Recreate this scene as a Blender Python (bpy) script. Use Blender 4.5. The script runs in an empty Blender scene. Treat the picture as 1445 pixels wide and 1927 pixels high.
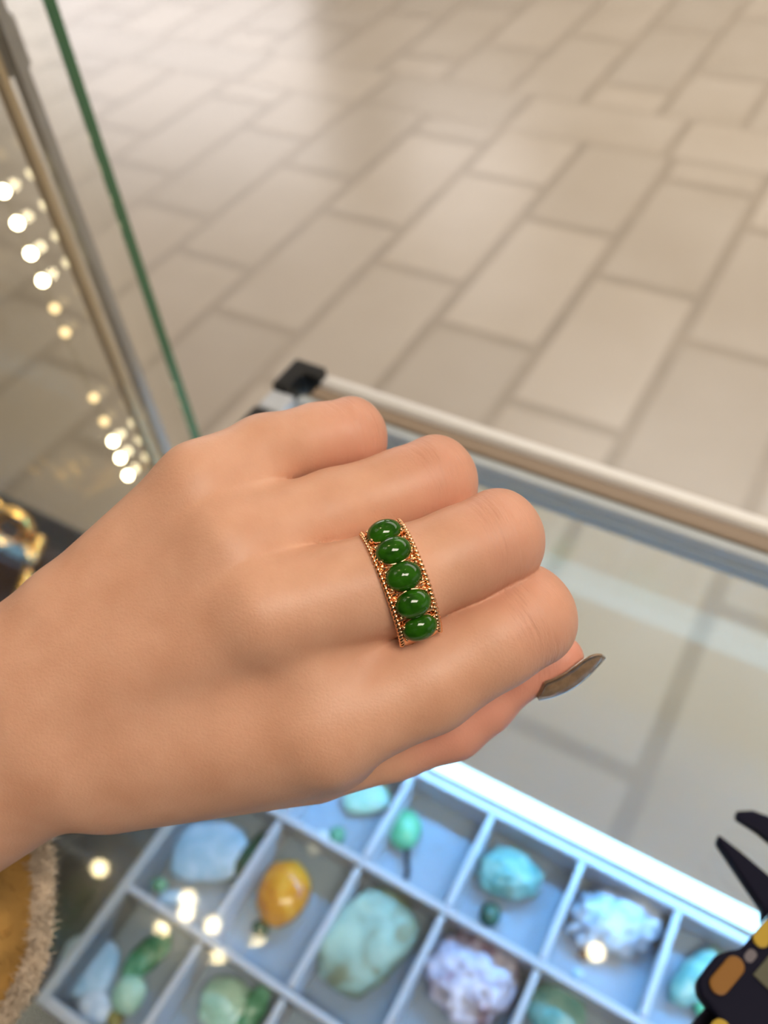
import bpy, bmesh, math, random
import numpy as np
from mathutils import Vector, Matrix, noise
random.seed(7)
scene = bpy.context.scene
COL = scene.collection

# ------------------------------------------------------------------ camera, world, exposure
F_PX = 1600.0
CAM_Z = 1.23                      # metres above the floor
CAM = np.array([0.0, 0.0, CAM_Z])
YAW, PITCH, ROLL = [math.radians(a) for a in (-35.238, 48.488, -6.691)]
fwd = np.array([math.sin(YAW) * math.cos(PITCH), math.cos(YAW) * math.cos(PITCH), -math.sin(PITCH)])
right0 = np.array([math.cos(YAW), -math.sin(YAW), 0.0])
up0 = np.cross(right0, fwd)
right = math.cos(ROLL) * right0 + math.sin(ROLL) * up0
up = -math.sin(ROLL) * right0 + math.cos(ROLL) * up0
MC = np.array([right, -up, fwd])  # world -> camera axes (right, down, forward)

cam_data = bpy.data.cameras.new('camera')
cam = bpy.data.objects.new('camera', cam_data)
COL.objects.link(cam)
cam.matrix_world = Matrix(((right[0], up[0], -fwd[0], 0), (right[1], up[1], -fwd[1], 0),
                           (right[2], up[2], -fwd[2], CAM_Z), (0, 0, 0, 1)))
cam_data.sensor_fit = 'VERTICAL'
cam_data.sensor_height = 24.0
cam_data.lens = F_PX / 1927.0 * 24.0
cam_data.clip_start = 0.01
cam_data.dof.use_dof = True
cam_data.dof.focus_distance = 0.160
cam_data.dof.aperture_fstop = cam_data.lens / 2.6      # 2.6 mm wide aperture, as a phone has
scene.camera = cam

world = bpy.data.worlds.new('world')
scene.world = world
world.use_nodes = True
wb = world.node_tree.nodes['Background']
wb.inputs['Color'].default_value = (1.0, 0.94, 0.87, 1)
wb.inputs['Strength'].default_value = 0.45
PANEL_POWER = 15.5
scene.view_settings.view_transform = 'Standard'
scene.view_settings.look = 'None'
scene.view_settings.gamma = 1.0
scene.view_settings.exposure = 0.3
scene.view_settings.use_curve_mapping = False
scene.cycles.transparent_max_bounces = 24
scene.cycles.use_denoising = True


def at(px, py, z=None, w=None, y=None):
    """World point seen at a pixel: on the level z (m above floor), at depth w (m) or in the plane y."""
    d = MC.T @ np.array([(px - 722.5) / F_PX, (py - 963.5) / F_PX, 1.0])
    if z is not None:
        t = (z - CAM_Z) / d[2]
    elif y is not None:
        t = y / d[1]
    else:
        t = w
    return Vector(CAM + d * t)


# ------------------------------------------------------------------ materials
def new_mat(name):
    m = bpy.data.materials.new(name)
    m.use_nodes = True
    return m, m.node_tree, m.node_tree.nodes['Principled BSDF']


def lin(r, g, b):
    f = lambda c: (c / 255 / 12.92) if c / 255 <= 0.04045 else ((c / 255 + 0.055) / 1.055) ** 2.4
    return (f(r), f(g), f(b), 1)


def plain(name, col, rough=0.5, metal=0.0, spec=0.5, bump=0.0, bscale=200.0, vary=0.0, vscale=20.0, sss=0.0, coat=0.0, emit=None, estr=0.0):
    m, nt, p = new_mat(name)
    p.inputs['Base Color'].default_value = col
    p.inputs['Roughness'].default_value = rough
    p.inputs['Metallic'].default_value = metal
    p.inputs['Specular IOR Level'].default_value = spec
    p.inputs['Coat Weight'].default_value = coat
    if sss:
        p.inputs['Subsurface Weight'].default_value = sss
        p.inputs['Subsurface Radius'].default_value = (1.0, 1.0, 1.0)
        p.inputs['Subsurface Scale'].default_value = 0.004
    tc = nt.nodes.new('ShaderNodeTexCoord')
    if vary:
        n = nt.nodes.new('ShaderNodeTexNoise')
        n.inputs['Scale'].default_value = vscale
        n.inputs['Detail'].default_value = 4
        nt.links.new(tc.outputs['Object'], n.inputs['Vector'])
        r = nt.nodes.new('ShaderNodeValToRGB')
        r.color_ramp.elements[0].position = 0.3
        r.color_ramp.elements[1].position = 0.7
        r.color_ramp.elements[0].color = tuple(c * (1 - vary) for c in col[:3]) + (1,)
        r.color_ramp.elements[1].color = tuple(min(1, c * (1 + vary)) for c in col[:3]) + (1,)
        nt.links.new(n.outputs['Fac'], r.inputs['Fac'])
        nt.links.new(r.outputs['Color'], p.inputs['Base Color'])
    if bump:
        n = nt.nodes.new('ShaderNodeTexNoise')
        n.inputs['Scale'].default_value = bscale
        nt.links.new(tc.outputs['Object'], n.inputs['Vector'])
        b = nt.nodes.new('ShaderNodeBump')
        b.inputs['Strength'].default_value = bump
        b.inputs['Distance'].default_value = 0.001
        nt.links.new(n.outputs['Fac'], b.inputs['Height'])
        nt.links.new(b.outputs['Normal'], p.inputs['Normal'])
    if emit:
        p.inputs['Emission Color'].default_value = emit
        p.inputs['Emission Strength'].default_value = estr
    return m


def stone_mat(name, c1, c2, c3=None, scale=60.0, rough=0.25, sss=0.3, bump=0.0):
    m, nt, p = new_mat(name)
    tc = nt.nodes.new('ShaderNodeTexCoord')
    n = nt.nodes.new('ShaderNodeTexNoise')
    n.inputs['Scale'].default_value = scale
    n.inputs['Detail'].default_value = 5
    n.inputs['Distortion'].default_value = 0.8
    nt.links.new(tc.outputs['Object'], n.inputs['Vector'])
    r = nt.nodes.new('ShaderNodeValToRGB')
    e = r.color_ramp.elements
    e[0].position, e[0].color = 0.36, c1
    e[1].position, e[1].color = 0.62, c2
    if c3:
        x = r.color_ramp.elements.new(0.5)
        x.color = c3
    nt.links.new(n.outputs['Fac'], r.inputs['Fac'])
    nt.links.new(r.outputs['Color'], p.inputs['Base Color'])
    p.inputs['Roughness'].default_value = rough
    p.inputs['Subsurface Weight'].default_value = sss
    p.inputs['Subsurface Radius'].default_value = (1, 1, 1)
    p.inputs['Subsurface Scale'].default_value = 0.003
    if bump:
        b = nt.nodes.new('ShaderNodeBump')
        b.inputs['Strength'].default_value = bump
        b.inputs['Distance'].default_value = 0.002
        nt.links.new(n.outputs['Fac'], b.inputs['Height'])
        nt.links.new(b.outputs['Normal'], p.inputs['Normal'])
    return m


def glass_mat(name, tint, rough=0.03, base=0.04, gain=0.96):
    """Thin clear pane: straight transmission with a slight tint, plus Schlick reflection."""
    m = bpy.data.materials.new(name)
    m.use_nodes = True
    nt = m.node_tree
    nt.nodes.clear()
    out = nt.nodes.new('ShaderNodeOutputMaterial')
    mix = nt.nodes.new('ShaderNodeMixShader')
    tr = nt.nodes.new('ShaderNodeBsdfTransparent')
    tr.inputs['Color'].default_value = tint
    gl = nt.nodes.new('ShaderNodeBsdfGlossy')
    gl.inputs['Roughness'].default_value = rough
    lw = nt.nodes.new('ShaderNodeLayerWeight')
    lw.inputs['Blend'].default_value = 0.5
    pw = nt.nodes.new('ShaderNodeMath'); pw.operation = 'POWER'; pw.inputs[1].default_value = 5
    ma = nt.nodes.new('ShaderNodeMath'); ma.operation = 'MULTIPLY_ADD'
    ma.inputs[1].default_value = gain; ma.inputs[2].default_value = base
    nt.links.new(lw.outputs['Facing'], pw.inputs[0])
    nt.links.new(pw.outputs[0], ma.inputs[0])
    nt.links.new(ma.outputs[0], mix.inputs['Fac'])
    nt.links.new(tr.outputs[0], mix.inputs[1])
    nt.links.new(gl.outputs[0], mix.inputs[2])
    nt.links.new(mix.outputs[0], out.inputs['Surface'])
    return m


def emit_mat(name, col, s):
    m = bpy.data.materials.new(name)
    m.use_nodes = True
    nt = m.node_tree
    nt.nodes.clear()
    out = nt.nodes.new('ShaderNodeOutputMaterial')
    e = nt.nodes.new('ShaderNodeEmission')
    e.inputs['Color'].default_value = col
    e.inputs['Strength'].default_value = s
    nt.links.new(e.outputs[0], out.inputs['Surface'])
    return m


def tile_mat():
    m, nt, p = new_mat('beige_floor_tile')
    tc = nt.nodes.new('ShaderNodeTexCoord')
    oi = nt.nodes.new('ShaderNodeObjectInfo')
    n = nt.nodes.new('ShaderNodeTexNoise')
    n.noise_dimensions = '4D'
    n.inputs['Scale'].default_value = 3.5
    n.inputs['Detail'].default_value = 4
    ml = nt.nodes.new('ShaderNodeMath'); ml.operation = 'MULTIPLY'; ml.inputs[1].default_value = 50
    nt.links.new(oi.outputs['Random'], ml.inputs[0])
    nt.links.new(ml.outputs[0], n.inputs['W'])
    nt.links.new(tc.outputs['Object'], n.inputs['Vector'])
    r = nt.nodes.new('ShaderNodeValToRGB')
    r.color_ramp.elements[0].position = 0.3
    r.color_ramp.elements[1].position = 0.7
    r.color_ramp.elements[0].color = (0.535, 0.458, 0.37, 1)
    r.color_ramp.elements[1].color = (0.595, 0.52, 0.435, 1)
    nt.links.new(n.outputs['Fac'], r.inputs['Fac'])
    hsv = nt.nodes.new('ShaderNodeHueSaturation')
    mr = nt.nodes.new('ShaderNodeMapRange')
    mr.inputs['To Min'].default_value = 0.93
    mr.inputs['To Max'].default_value = 1.06
    nt.links.new(oi.outputs['Random'], mr.inputs['Value'])
    nt.links.new(mr.outputs[0], hsv.inputs['Value'])
    nt.links.new(r.outputs['Color'], hsv.inputs['Color'])
    nt.links.new(hsv.outputs['Color'], p.inputs['Base Color'])
    p.inputs['Roughness'].default_value = 0.27
    return m


def skin_mat():
    m, nt, p = new_mat('skin')
    tc = nt.nodes.new('ShaderNodeTexCoord')
    red = nt.nodes.new('ShaderNodeAttribute'); red.attribute_name = 'redness'
    mot = nt.nodes.new('ShaderNodeTexNoise')
    mot.inputs['Scale'].default_value = 90
    mot.inputs['Detail'].default_value = 5
    nt.links.new(tc.outputs['Object'], mot.inputs['Vector'])
    ramp = nt.nodes.new('ShaderNodeValToRGB')
    ramp.color_ramp.elements[0].position = 0.3
    ramp.color_ramp.elements[1].position = 0.7
    ramp.color_ramp.elements[0].color = (0.60, 0.315, 0.200, 1)
    ramp.color_ramp.elements[1].color = (0.68, 0.382, 0.255, 1)
    nt.links.new(mot.outputs['Fac'], ramp.inputs['Fac'])
    mix = nt.nodes.new('ShaderNodeMix'); mix.data_type = 'RGBA'
    mix.inputs['B'].default_value = (0.66, 0.285, 0.205, 1)
    nt.links.new(red.outputs['Fac'], mix.inputs['Factor'])
    nt.links.new(ramp.outputs['Color'], mix.inputs['A'])
    nt.links.new(mix.outputs['Result'], p.inputs['Base Color'])
    p.inputs['Roughness'].default_value = 0.46
    p.inputs['Specular IOR Level'].default_value = 0.35
    p.inputs['Subsurface Weight'].default_value = 0.14
    p.inputs['Subsurface Radius'].default_value = (1.0, 0.38, 0.22)
    p.inputs['Subsurface Scale'].default_value = 0.001
    # fine skin relief: cellular lines, plus knuckle wrinkles across each finger
    vor = nt.nodes.new('ShaderNodeTexVoronoi')
    vor.feature = 'DISTANCE_TO_EDGE'
    vor.inputs['Scale'].default_value = 1150
    nt.links.new(tc.outputs['Object'], vor.inputs['Vector'])
    fine = nt.nodes.new('ShaderNodeTexNoise')
    fine.inputs['Scale'].default_value = 1000
    fine.inputs['Detail'].default_value = 4
    nt.links.new(tc.outputs['Object'], fine.inputs['Vector'])
    fuv = nt.nodes.new('ShaderNodeAttribute'); fuv.attribute_name = 'finger_uv'
    knk = nt.nodes.new('ShaderNodeAttribute'); knk.attribute_name = 'knuckle'
    wr = nt.nodes.new('ShaderNodeTexNoise')
    wr.inputs['Scale'].default_value = 1.0
    wr.inputs['Detail'].default_value = 3
    nt.links.new(fuv.outputs['Vector'], wr.inputs['Vector'])
    wm = nt.nodes.new('ShaderNodeMath'); wm.operation = 'MULTIPLY'
    nt.links.new(wr.outputs['Fac'], wm.inputs[0])
    nt.links.new(knk.outputs['Fac'], wm.inputs[1])
    w2 = nt.nodes.new('ShaderNodeMath'); w2.operation = 'MULTIPLY'; w2.inputs[1].default_value = 2.4
    nt.links.new(wm.outputs[0], w2.inputs[0])
    a1 = nt.nodes.new('ShaderNodeMath'); a1.operation = 'MULTIPLY_ADD'; a1.inputs[1].default_value = 0.25
    nt.links.new(vor.outputs['Distance'], a1.inputs[0])
    nt.links.new(w2.outputs[0], a1.inputs[2])
    a2 = nt.nodes.new('ShaderNodeMath'); a2.operation = 'MULTIPLY_ADD'; a2.inputs[1].default_value = 0.28
    nt.links.new(fine.outputs['Fac'], a2.inputs[0])
    nt.links.new(a1.outputs[0], a2.inputs[2])
    b = nt.nodes.new('ShaderNodeBump')
    b.inputs['Strength'].default_value = 0.45
    b.inputs['Distance'].default_value = 0.0004
    nt.links.new(a2.outputs[0], b.inputs['Height'])
    nt.links.new(b.outputs['Normal'], p.inputs['Normal'])
    return m


M = {}
M['tile'] = tile_mat()
M['strip'] = plain('brown_stone_inlay', (0.425, 0.358, 0.285, 1), 0.3, vary=0.08, vscale=6)
M['plaster'] = plain('white_plaster', (0.7, 0.67, 0.62, 1), 0.8)
M['ceiling'] = plain('ceiling_paint', (0.62, 0.6, 0.56, 1), 0.9)
M['glass'] = glass_mat('clear_glass', (0.965, 0.98, 0.965, 1))
M['glass_tall'] = glass_mat('greenish_glass', (0.99, 0.99, 0.968, 1))
M['edge'] = plain('green_glass_edge', (0.05, 0.15, 0.07, 1), 0.12, spec=0.7)
M['alu'] = plain('white_aluminium', (0.78, 0.76, 0.73, 1), 0.32, metal=0.35)
M['alu_grey'] = plain('grey_aluminium', (0.42, 0.41, 0.41, 1), 0.35, metal=0.4)
M['bronze'] = plain('brown_gasket', (0.27, 0.2, 0.14, 1), 0.45)
M['silicone'] = plain('silicone_bead', (0.50, 0.53, 0.57, 1), 0.4)
M['black'] = plain('black_plastic', (0.006, 0.006, 0.006, 1), 0.4)
M['wood'] = plain('dark_brown_wood', (0.022, 0.015, 0.012, 1), 0.4, vary=0.3, vscale=30)
M['tray'] = plain('white_acrylic', (0.50, 0.52, 0.58, 1), 0.35)
M['tray_floor'] = plain('pale_velvet', (0.29, 0.36, 0.44, 1), 0.9, bump=0.2, bscale=900)
M['led'] = emit_mat('led_diffuser_light', (0.36, 0.72, 1.0, 1), 4.0)
M['rail_led'] = emit_mat('rail_led_light', (0.16, 0.51, 1.0, 1), 190.0)
M['panel'] = emit_mat('panel_light', (1.0, 0.89, 0.76, 1), PANEL_POWER)
M['field'] = emit_mat('ceiling_fill_glow', (1.0, 0.92, 0.82, 1), 3.0)  # glow of the added ceiling fill, not a known lamp
M['shop'] = emit_mat('shop_lightbox', (1.0, 0.94, 0.93, 1), 3.2)
M['diode'] = emit_mat('warm_diode', (1.0, 0.86, 0.55, 1), 18.0)
M['diode_dim'] = emit_mat('dim_diode', (1.0, 0.72, 0.36, 1), 1.6)
M['bulb'] = emit_mat('warm_bulb', (1.0, 0.80, 0.46, 1), 75.0)
M['gold'] = plain('rose_gold', (0.93, 0.55, 0.30, 1), 0.16, metal=1.0)
M['ygold'] = plain('yellow_gold', (0.95, 0.62, 0.2, 1), 0.2, metal=1.0)
M['jade'] = stone_mat('deep_green_jade', (0.010, 0.060, 0.002, 1), (0.022, 0.110, 0.004, 1), scale=300, rough=0.05, sss=0.25)
M['nail'] = plain('taupe_nail_polish', (0.21, 0.135, 0.08, 1), 0.18, coat=0.6, vary=0.25, vscale=500)
M['nail_under'] = plain('nail_underside', (0.34, 0.29, 0.2, 1), 0.35, sss=0.3)
M['fleece'] = plain('ochre_fleece', (0.36, 0.2, 0.05, 1), 0.95, vary=0.45, vscale=60)
M['trim'] = plain('beige_fleece_trim', (0.58, 0.48, 0.36, 1), 0.95, vary=0.2, vscale=90)
M['skin'] = skin_mat()


# ------------------------------------------------------------------ mesh helpers
def obj(name, verts, faces, mat, parent=None, smooth=False):
    me = bpy.data.meshes.new(name)
    me.from_pydata([tuple(v) for v in verts], [], [tuple(f) for f in faces])
    me.update()
    o = bpy.data.objects.new(name, me)
    me.materials.append(mat)
    COL.objects.link(o)
    if smooth:
        me.polygons.foreach_set('use_smooth', [True] * len(me.polygons))
    if parent is not None:
        o.parent = parent
    return o


def from_bm(name, bm, mat, parent=None, smooth=False):
    me = bpy.data.meshes.new(name)
    bmesh.ops.recalc_face_normals(bm, faces=bm.faces)
    bm.to_mesh(me)
    bm.free()
    o = bpy.data.objects.new(name, me)
    me.materials.append(mat)
    COL.objects.link(o)
    if smooth:
        me.polygons.foreach_set('use_smooth', [True] * len(me.polygons))
    if parent is not None:
        o.parent = parent
    return o


def add_box(bm, x0, x1, y0, y1, z0, z1, bev=0.0, segs=2):
    r = bmesh.ops.create_cube(bm, size=1)
    vs = r['verts']
    bmesh.ops.scale(bm, vec=(x1 - x0, y1 - y0, z1 - z0), verts=vs)
    bmesh.ops.translate(bm, vec=((x0 + x1) / 2, (y0 + y1) / 2, (z0 + z1) / 2), verts=vs)
    if bev:
        es = list({e for v in vs for e in v.link_edges})
        bmesh.ops.bevel(bm, geom=es, offset=bev, segments=segs, affect='EDGES', profile=0.5)


def box(name, x0, x1, y0, y1, z0, z1, mat, parent=None, bev=0.0, segs=2):
    bm = bmesh.new()
    add_box(bm, x0, x1, y0, y1, z0, z1, bev, segs)
    return from_bm(name, bm, mat, parent, smooth=False)


def tube_data(pts, radii, n=12, closed=False):
    """Swept round tube through pts; returns verts, faces."""
    pts = [Vector(p) for p in pts]
    V, F = [], []
    ref = Vector((0.13, 0.31, 0.94))
    N = len(pts)
    for i, p in enumerate(pts):
        a = pts[(i - 1) % N] if (closed or i > 0) else p
        b = pts[(i + 1) % N] if (closed or i < N - 1) else p
        t = (b - a).normalized()
        u = (ref - t * ref.dot(t)).normalized()
        v = t.cross(u)
        r = radii[i] if hasattr(radii, '__len__') else radii
        for k in range(n):
            an = 2 * math.pi * k / n
            V.append(p + u * math.cos(an) * r + v * math.sin(an) * r)
    for i in range(N if closed else N - 1):
        j = (i + 1) % N
        for k in range(n):
            F.append((i * n + k, i * n + (k + 1) % n, j * n + (k + 1) % n, j * n + k))
    if not closed:
        F.append(tuple(range(n - 1, -1, -1)))
        F.append(tuple((N - 1) * n + k for k in range(n)))
    return V, F


def tube(name, pts, radii, mat, parent=None, n=12, closed=False):
    V, F = tube_data(pts, radii, n, closed)
    return obj(name, V, F, mat, parent, True)


def prism(name, poly, z0, z1, mat, parent=None, bev=0.0):
    """Outline (list of xy) extruded between two levels, edges bevelled."""
    bm = bmesh.new()
    vs = [bm.verts.new((p[0], p[1], z0)) for p in poly]
    f = bm.faces.new(vs)
    r = bmesh.ops.extrude_face_region(bm, geom=[f])
    bmesh.ops.translate(bm, vec=(0, 0, z1 - z0), verts=[g for g in r['geom'] if isinstance(g, bmesh.types.BMVert)])
    if bev:
        bmesh.ops.bevel(bm, geom=list(bm.edges), offset=bev, segments=2, affect='EDGES', profile=0.5)
    return from_bm(name, bm, mat, parent)


def empty(name, loc, label, cat, group=None):
    o = bpy.data.objects.new(name, None)
    COL.objects.link(o)
    o.location = loc
    o.empty_display_size = 0.01
    tag(o, label, cat, group)
    return o


def tag(o, label, cat, group=None):
    o['label'] = label
    o['category'] = cat
    if group:
        o['group'] = group
    return o


def structure(o):
    o['kind'] = 'structure'
    return o


def keep(o, parent):
    """Parent a mesh written in world coordinates to an Empty placed elsewhere."""
    o.parent = parent
    o.matrix_parent_inverse = Matrix.Translation(-Vector(parent.location))
    return o


# ------------------------------------------------------------------ the hall: floor of tiles, ceiling, far wall, lamps, added fill glow and light-blocking wall
floor = structure(box('floor', -9, 9, -7, 9, -0.05, -0.0004, M['strip']))
GAP = 0.030
PX_, PY_ = 0.2685, 0.513
Y_BORDER, Y_FAR = 2.436, 2.686
full_tile = None


def tile_mesh(sx, sy):
    bm = bmesh.new()
    add_box(bm, -sx / 2, sx / 2, -sy / 2, sy / 2, -0.006, 0.0)
    bmesh.ops.bevel(bm, geom=[e for e in bm.edges if all(v.co.z > -0.001 for v in e.verts)], offset=0.0004, segments=1, affect='EDGES')
    me = bpy.data.meshes.new('tile')
    bm.to_mesh(me)
    bm.free()
    me.materials.append(M['tile'])
    return me


tile_cache = {}
outer = bmesh.new()


def in_view(x, y):
    c = MC @ (np.array([x, y, 0.0]) - CAM)
    if c[2] < 0.1:
        return False
    u, v = 722.5 + F_PX * c[0] / c[2], 963.5 + F_PX * c[1] / c[2]
    return -330 < u < 1775 and -260 < v < 1600


def lay(x0, x1, y0, y1):
    cx, cy = (x0 + x1) / 2, (y0 + y1) / 2
    if any(in_view(x, y) for x in (x0, cx, x1) for y in (y0, cy, y1)):
        k = (round(x1 - x0, 4), round(y1 - y0, 4))
        if k not in tile_cache:
            tile_cache[k] = tile_mesh(*k)
        t = bpy.data.objects.new('tile', tile_cache[k])
        t.location = (cx, cy, 0)
        COL.objects.link(t)
        t.parent = floor
    else:
        add_box(outer, x0, x1, y0, y1, -0.006, 0.0)


phase = {0: 0.091, 1: 0.258, 2: 0.440}
for k in range(-20, 14):                       # column k lies between strips x = -0.02 + k*PX_ and the next
    xa = -0.020 + k * PX_ + GAP / 2
    xb = -0.020 + (k + 1) * PX_ - GAP / 2
    ph = phase[(-1 - k) % 3]
    j0 = int(math.floor((-2.0 - ph) / PY_))
    for j in range(j0, 6):
        ya, yb = ph + j * PY_ + GAP / 2, ph + (j + 1) * PY_ - GAP / 2
        yb = min(yb, Y_BORDER - 0.006)
        if yb - ya > 0.03:
            lay(xa, xb, ya, yb)
for k in range(-11, 8):
    lay(-0.585 + k * 0.52 + 0.015, -0.585 + (k + 1) * 0.52 - 0.015, Y_BORDER + 0.008, Y_FAR - 0.006)
for k in range(-20, 14):
    xa, xb = -0.430 + k * 0.2545 + GAP / 2, -0.430 + (k + 1) * 0.2545 - GAP / 2
    for j in range(6):
        ya = Y_FAR + 0.006 + j * PY_ - (0.17 * ((-k) % 3) if j else 0)
        yb = Y_FAR + 0.006 + (j + 1) * PY_ - 0.17 * ((-k) % 3) - GAP
        lay(xa, xb, ya, yb)
o = from_bm('outer_tiles', outer, M['tile'], floor)
o['kind'] = 'stuff'

CEIL = 2.95
structure(box('ceiling', -9, 9, -7, 9, CEIL + 0.05, CEIL + 0.15, M['ceiling']))
structure(box('added_blocker_wall', -9, 9, -1.75, -1.6, -0.05, CEIL + 0.1, M['wood']))  # unseen dark wall, added to block ambient light from behind the camera
structure(box('wall_back', -9, 9, 6.1, 6.25, -0.05, CEIL + 0.1, M['plaster']))
for i, (x0, x1, z0, z1, txt) in enumerate(((-8.6, -4.4, 0.9, 2.75, 'wide glowing shop lightbox on the left of the far wall'),
                                           (-3.6, -2.5, 1.8, 2.75, 'smaller glowing shop lightbox nearer the middle of the far wall'))):
    lb = empty('shop_lightbox', ((x0 + x1) / 2, 6.1, z0), txt, 'lightbox')
    keep(box('frame', x0 - 0.05, x1 + 0.05, 6.0, 6.1, z0 - 0.05, z1 + 0.05, M['alu']), lb)
    keep(box('diffuser', x0, x1, 5.985, 6.0, z0, z1, M['shop']), lb)


def ceiling_panel(x, y, txt, rz=0.0):
    t = empty('ceiling_panel_light', (x, y, CEIL), txt, 'ceiling light')
    a = box('frame', -0.63, 0.63, -0.33, 0.33, 0.0, 0.05, M['alu'], t)
    b = box('diffuser', -0.6, 0.6, -0.3, 0.3, -0.004, 0.0, M['panel'], t)
    t.rotation_euler.z = rz
    return t


ceiling_panel(0.85, -0.35, 'rectangular ceiling panel light right above the counter', 0.35)
lc = empty('added_ceiling_fill', (0.8, 3.46, CEIL), 'unseen glowing ceiling sheet added to light floor and hand from above', 'ceiling light')  # added fill: soft top light for the hand and the open floor
keep(box('frame', -1.45, 3.05, 2.27, 4.65, CEIL + 0.005, CEIL + 0.05, M['alu']), lc)
keep(box('diffuser', -1.4, 3.0, 2.32, 4.6, CEIL, CEIL + 0.005, M['field']), lc)

for i, (x, y) in enumerate(((-0.953, 0.263), (-0.935, 0.233), (-0.856, 0.243), (-0.968, 0.169), (-0.794, 0.186), (-0.738, 0.192),
                            (-0.726, 0.265), (-1.216, 0.208), (0.011, 0.655))):
    lab = (('second', 'third', 'fourth', 'first', 'fifth', 'sixth', 'seventh')[i] + ' small warm bulb from the left in the ceiling cluster' if i < 7 else
           ('single warm ceiling bulb left of the bulb cluster' if i == 7 else 'single warm ceiling bulb over the front rail'))
    s = empty('ceiling_bulb', (x, y, CEIL), lab, 'bulb', 'bulbs in the ceiling cluster' if i < 7 else None)
    bm = bmesh.new()
    bmesh.ops.create_cone(bm, cap_ends=True, segments=16, radius1=0.007, radius2=0.007, depth=0.05,
                          matrix=Matrix.Translation((0, 0, 0.036)))
    from_bm('socket', bm, M['alu_grey'], s)
    bm = bmesh.new()
    bmesh.ops.create_uvsphere(bm, u_segments=14, v_segments=10, radius=0.016)
    from_bm('bulb', bm, M['bulb'], s, True)

# ------------------------------------------------------------------ glass counter
TOP = 0.95
CX0, CX1, CYN, CYF = -0.2345, 0.72, -0.075, 0.270
case = empty('display_case', ((CX0 + CX1) / 2, (CYN + CYF) / 2, 0), 'low glass counter case with white front rail, holding the tray of stones', 'display case')


def part(o):
    return keep(o, case)


part(box('top_glass', CX0 + 0.006, CX1 - 0.006, CYN + 0.01, CYF - 0.009, TOP - 0.008, TOP - 0.002, M['glass']))
part(box('front_glass', CX0 + 0.004, CX1 - 0.004, CYF - 0.010, CYF - 0.004, 0.56, TOP - 0.012, M['glass']))
part(box('side_glass', CX0, CX0 + 0.006, CYN + 0.01, CYF - 0.012, 0.56, TOP - 0.012, M['glass']))
part(box('side_glass', CX1 - 0.006, CX1, CYN + 0.01, CYF - 0.012, 0.56, TOP - 0.012, M['glass']))
part(box('front_rail', CX0 + 0.017, CX1, CYF - 0.0075, CYF + 0.0015, TOP - 0.011, TOP + 0.001, M['alu'], bev=0.003, segs=3))
part(box('rail_gasket', CX0 + 0.017, CX1, CYF - 0.0155, CYF - 0.0075, TOP - 0.010, TOP - 0.001, M['bronze'], bev=0.001))
part(box('silicone_joint', CX0 + 0.012, CX1, CYF - 0.021, CYF - 0.0158, TOP - 0.0095, TOP - 0.0022, M['silicone'], bev=0.001))
rl = part(box('rail_light', CX0 + 0.03, CX1 - 0.02, CYF - 0.0195, CYF - 0.0115, TOP - 0.0132, TOP - 0.0122, M['rail_led']))
rl['label'] = 'cool white light strip under the front rail'
part(box('light_channel', CX0 + 0.03, CX1 - 0.02, CYF - 0.0215, CYF - 0.0198, TOP - 0.0165, TOP - 0.0098, M['silicone'], bev=0.0003))
part(box('light_housing', CX0 + 0.03, CX1 - 0.02, CYF - 0.0197, CYF - 0.0112, TOP - 0.0121, TOP - 0.0105, M['alu_grey']))
part(box('near_rail', CX0, CX1, CYN, CYN + 0.012, TOP - 0.011, TOP + 0.001, M['alu'], bev=0.003, segs=3))
part(box('side_rail', CX1 - 0.009, CX1, CYN + 0.012, CYF - 0.008, TOP - 0.011, TOP + 0.001, M['alu'], bev=0.002))
cb = prism('corner_block', [(CX0 - 0.003, CYF - 0.020), (CX0 + 0.0065, CYF - 0.020), (CX0 + 0.0065, CYF - 0.006), (CX0 + 0.0165, CYF - 0.006),
                            (CX0 + 0.0165, CYF + 0.003), (CX0 - 0.003, CYF + 0.003)], TOP - 0.013, TOP + 0.003, M['black'], None, bev=0.0015)
part(cb)
part(box('side_clip', CX0 - 0.002, CX0 + 0.012, CYF - 0.034, CYF - 0.0205, TOP - 0.011, TOP + 0.0005, M['silicone'], bev=0.0015))
part(box('side_rail', CX0 - 0.003, CX0 + 0.006, CYN + 0.012, CYF - 0.0345, TOP - 0.012, TOP + 0.001, M['black'], bev=0.002))
part(box('deck', CX0, CX1, CYN, CYF, 0.545, 0.558, M['tray']))
part(box('plinth', CX0 + 0.01, CX1 - 0.01, CYN + 0.01, CYF - 0.015, 0.0, 0.545, M['alu_grey']))
SHELF = CAM_Z - 0.502
part(box('shelf', CX0 + 0.008, CX1 - 0.008, CYN + 0.014, 0.2, SHELF - 0.008, SHELF, M['glass']))
for x in (CX0 + 0.012, 0.2, CX1 - 0.014):
    for y in (CYN + 0.03, 0.185):
        part(box('shelf_post', x - 0.004, x + 0.004, y - 0.004, y + 0.004, 0.558, SHELF - 0.008, M['glass']))

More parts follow.
